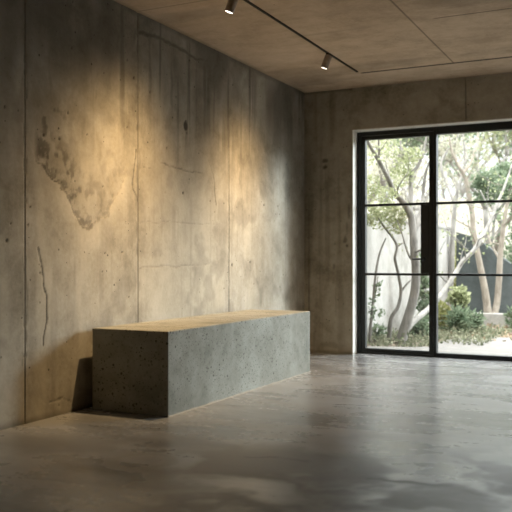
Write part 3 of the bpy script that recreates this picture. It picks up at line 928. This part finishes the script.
def ground_cover():
    rnd = random.Random(21)
    b = bmesh.new()
    for _ in range(2600):
        u = rnd.uniform(362, 436); y = rnd.uniform(9.75, 12.8)
        x = rnd.uniform(-3.40, -1.9)
        if x > -2.5 and y < 10.3: continue
        p = Vector((x, y, GZ + abs(rnd.gauss(0, 0.05))))
        add_leaf(b, p, rnd.uniform(.04, .08), rnd.uniform(.02, .04), rnd, 0.7)
    o = obj('ground_cover', b, M_DUSTY)
    tag(o, 'low green ground cover growing at the feet of the saplings', 'ground cover', None, 'stuff')
    b = bmesh.new()
    for _ in range(2600):
        x = rnd.uniform(-2.9, 2.5); y = rnd.uniform(11.0, 15.5)
        p = Vector((x, y, GZ + rnd.uniform(0.0, 0.03)))
        add_leaf(b, p, rnd.uniform(.05, .10), rnd.uniform(.03, .06), rnd, 0.05)
    o = obj('leaf_litter', b, M_LITTER)
    tag(o, 'dry brown fallen leaves around the twin tan trunks', 'leaves', None, 'stuff')
ground_cover()

# ---- the trees beyond the garden walls
def far_tree(x, y, h, cr, mat, label, seed, n=1500):
    rnd = random.Random(seed)
    t = empty('background_tree', (x, y, GZ))
    tag(t, label, 'tree', 'trees beyond the garden walls')
    b = bmesh.new(); f = bmesh.new()
    def grow(p, d, L, r, lv):
        pts = [p]
        for k in range(4):
            d = (d + Vector((rnd.gauss(0, .16), rnd.gauss(0, .16), rnd.gauss(0.05, .1)))).normalized()
            pts.append(pts[-1] + d * L / 4)
        sp, sr = smooth_path(pts, [r, r * .9, r * .8, r * .7, r * .6], 2)
        add_tube(b, sp, sr, 6)
        if lv == 0:
            k = max(3, int(n / 15))
            foliage(f, pts[-1], (cr * .30, cr * .30, cr * .26), k, 0.11, 0.065, rnd, 0.6)
            return
        for q in range(rnd.choice((2, 3, 3))):
            a = rnd.uniform(0, 6.28); s = rnd.uniform(.5, .95)
            nd = (d + Vector((math.cos(a) * s, math.sin(a) * s, rnd.uniform(-.1, .3)))).normalized()
            grow(pts[-1], nd, L * rnd.uniform(.55, .75), r * .6, lv - 1)
            if rnd.random() < 0.5: grow(pts[rnd.choice((2, 3))], (nd + Vector((0, 0, .2))).normalized(), L * .5, r * .45, max(0, lv - 2))
    grow(Vector((0, 0, -0.03)), Vector((rnd.gauss(0, .08), rnd.gauss(0, .08), 1)), h * .42, 0.09 * h / 5, 3)
    obj('trunk', b, M_BARK_PALE, t, True)
    obj('foliage', f, mat, t)
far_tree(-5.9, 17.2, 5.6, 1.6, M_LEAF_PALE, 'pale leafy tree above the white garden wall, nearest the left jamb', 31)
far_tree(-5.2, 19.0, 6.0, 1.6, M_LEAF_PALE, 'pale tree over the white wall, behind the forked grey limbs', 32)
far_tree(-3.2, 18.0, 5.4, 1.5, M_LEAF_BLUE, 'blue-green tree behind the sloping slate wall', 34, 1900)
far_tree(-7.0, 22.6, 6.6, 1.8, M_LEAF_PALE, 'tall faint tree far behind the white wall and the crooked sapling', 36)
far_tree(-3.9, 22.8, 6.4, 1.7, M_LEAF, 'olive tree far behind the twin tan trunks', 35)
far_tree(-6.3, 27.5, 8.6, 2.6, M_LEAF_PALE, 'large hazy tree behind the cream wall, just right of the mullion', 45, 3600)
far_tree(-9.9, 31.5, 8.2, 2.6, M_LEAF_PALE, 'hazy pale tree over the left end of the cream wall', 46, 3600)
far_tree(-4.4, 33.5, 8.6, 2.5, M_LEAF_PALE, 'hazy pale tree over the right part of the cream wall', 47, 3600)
def bushy(x, y, r, h, label, seed, mat):
    rnd = random.Random(seed)
    t = empty('background_shrub', (x, y, GZ))
    tag(t, label, 'shrub', 'shrubs beyond the slate wall')
    f = bmesh.new()
    foliage(f, Vector((0, 0, h * .52)), (r, r * .7, h * .5), 2200, 0.09, 0.055, rnd, 0.5)
    obj('foliage', f, mat, t)
    s = bmesh.new()
    for i in range(5):
        a = i * 1.3
        sp, sr = smooth_path([Vector((0, 0, -.02)), Vector((math.cos(a) * r * .3, math.sin(a) * r * .3, h * .4)), Vector((math.cos(a) * r * .5, math.sin(a) * r * .5, h * .7))], [.03, .02, .01], 3)
        add_tube(s, sp, sr, 6)
    obj('stems', s, M_BARK, t, True)
bushy(-2.2, 16.9, 0.65, 2.0, 'dark green bush over the slate wall, right of the tan trunks', 41, M_LEAF_BLUE)
bushy(-3.55, 16.6, 0.55, 1.5, 'low yellow-green bush behind the sloping top of the slate wall', 43, M_LEAF_GOLD)
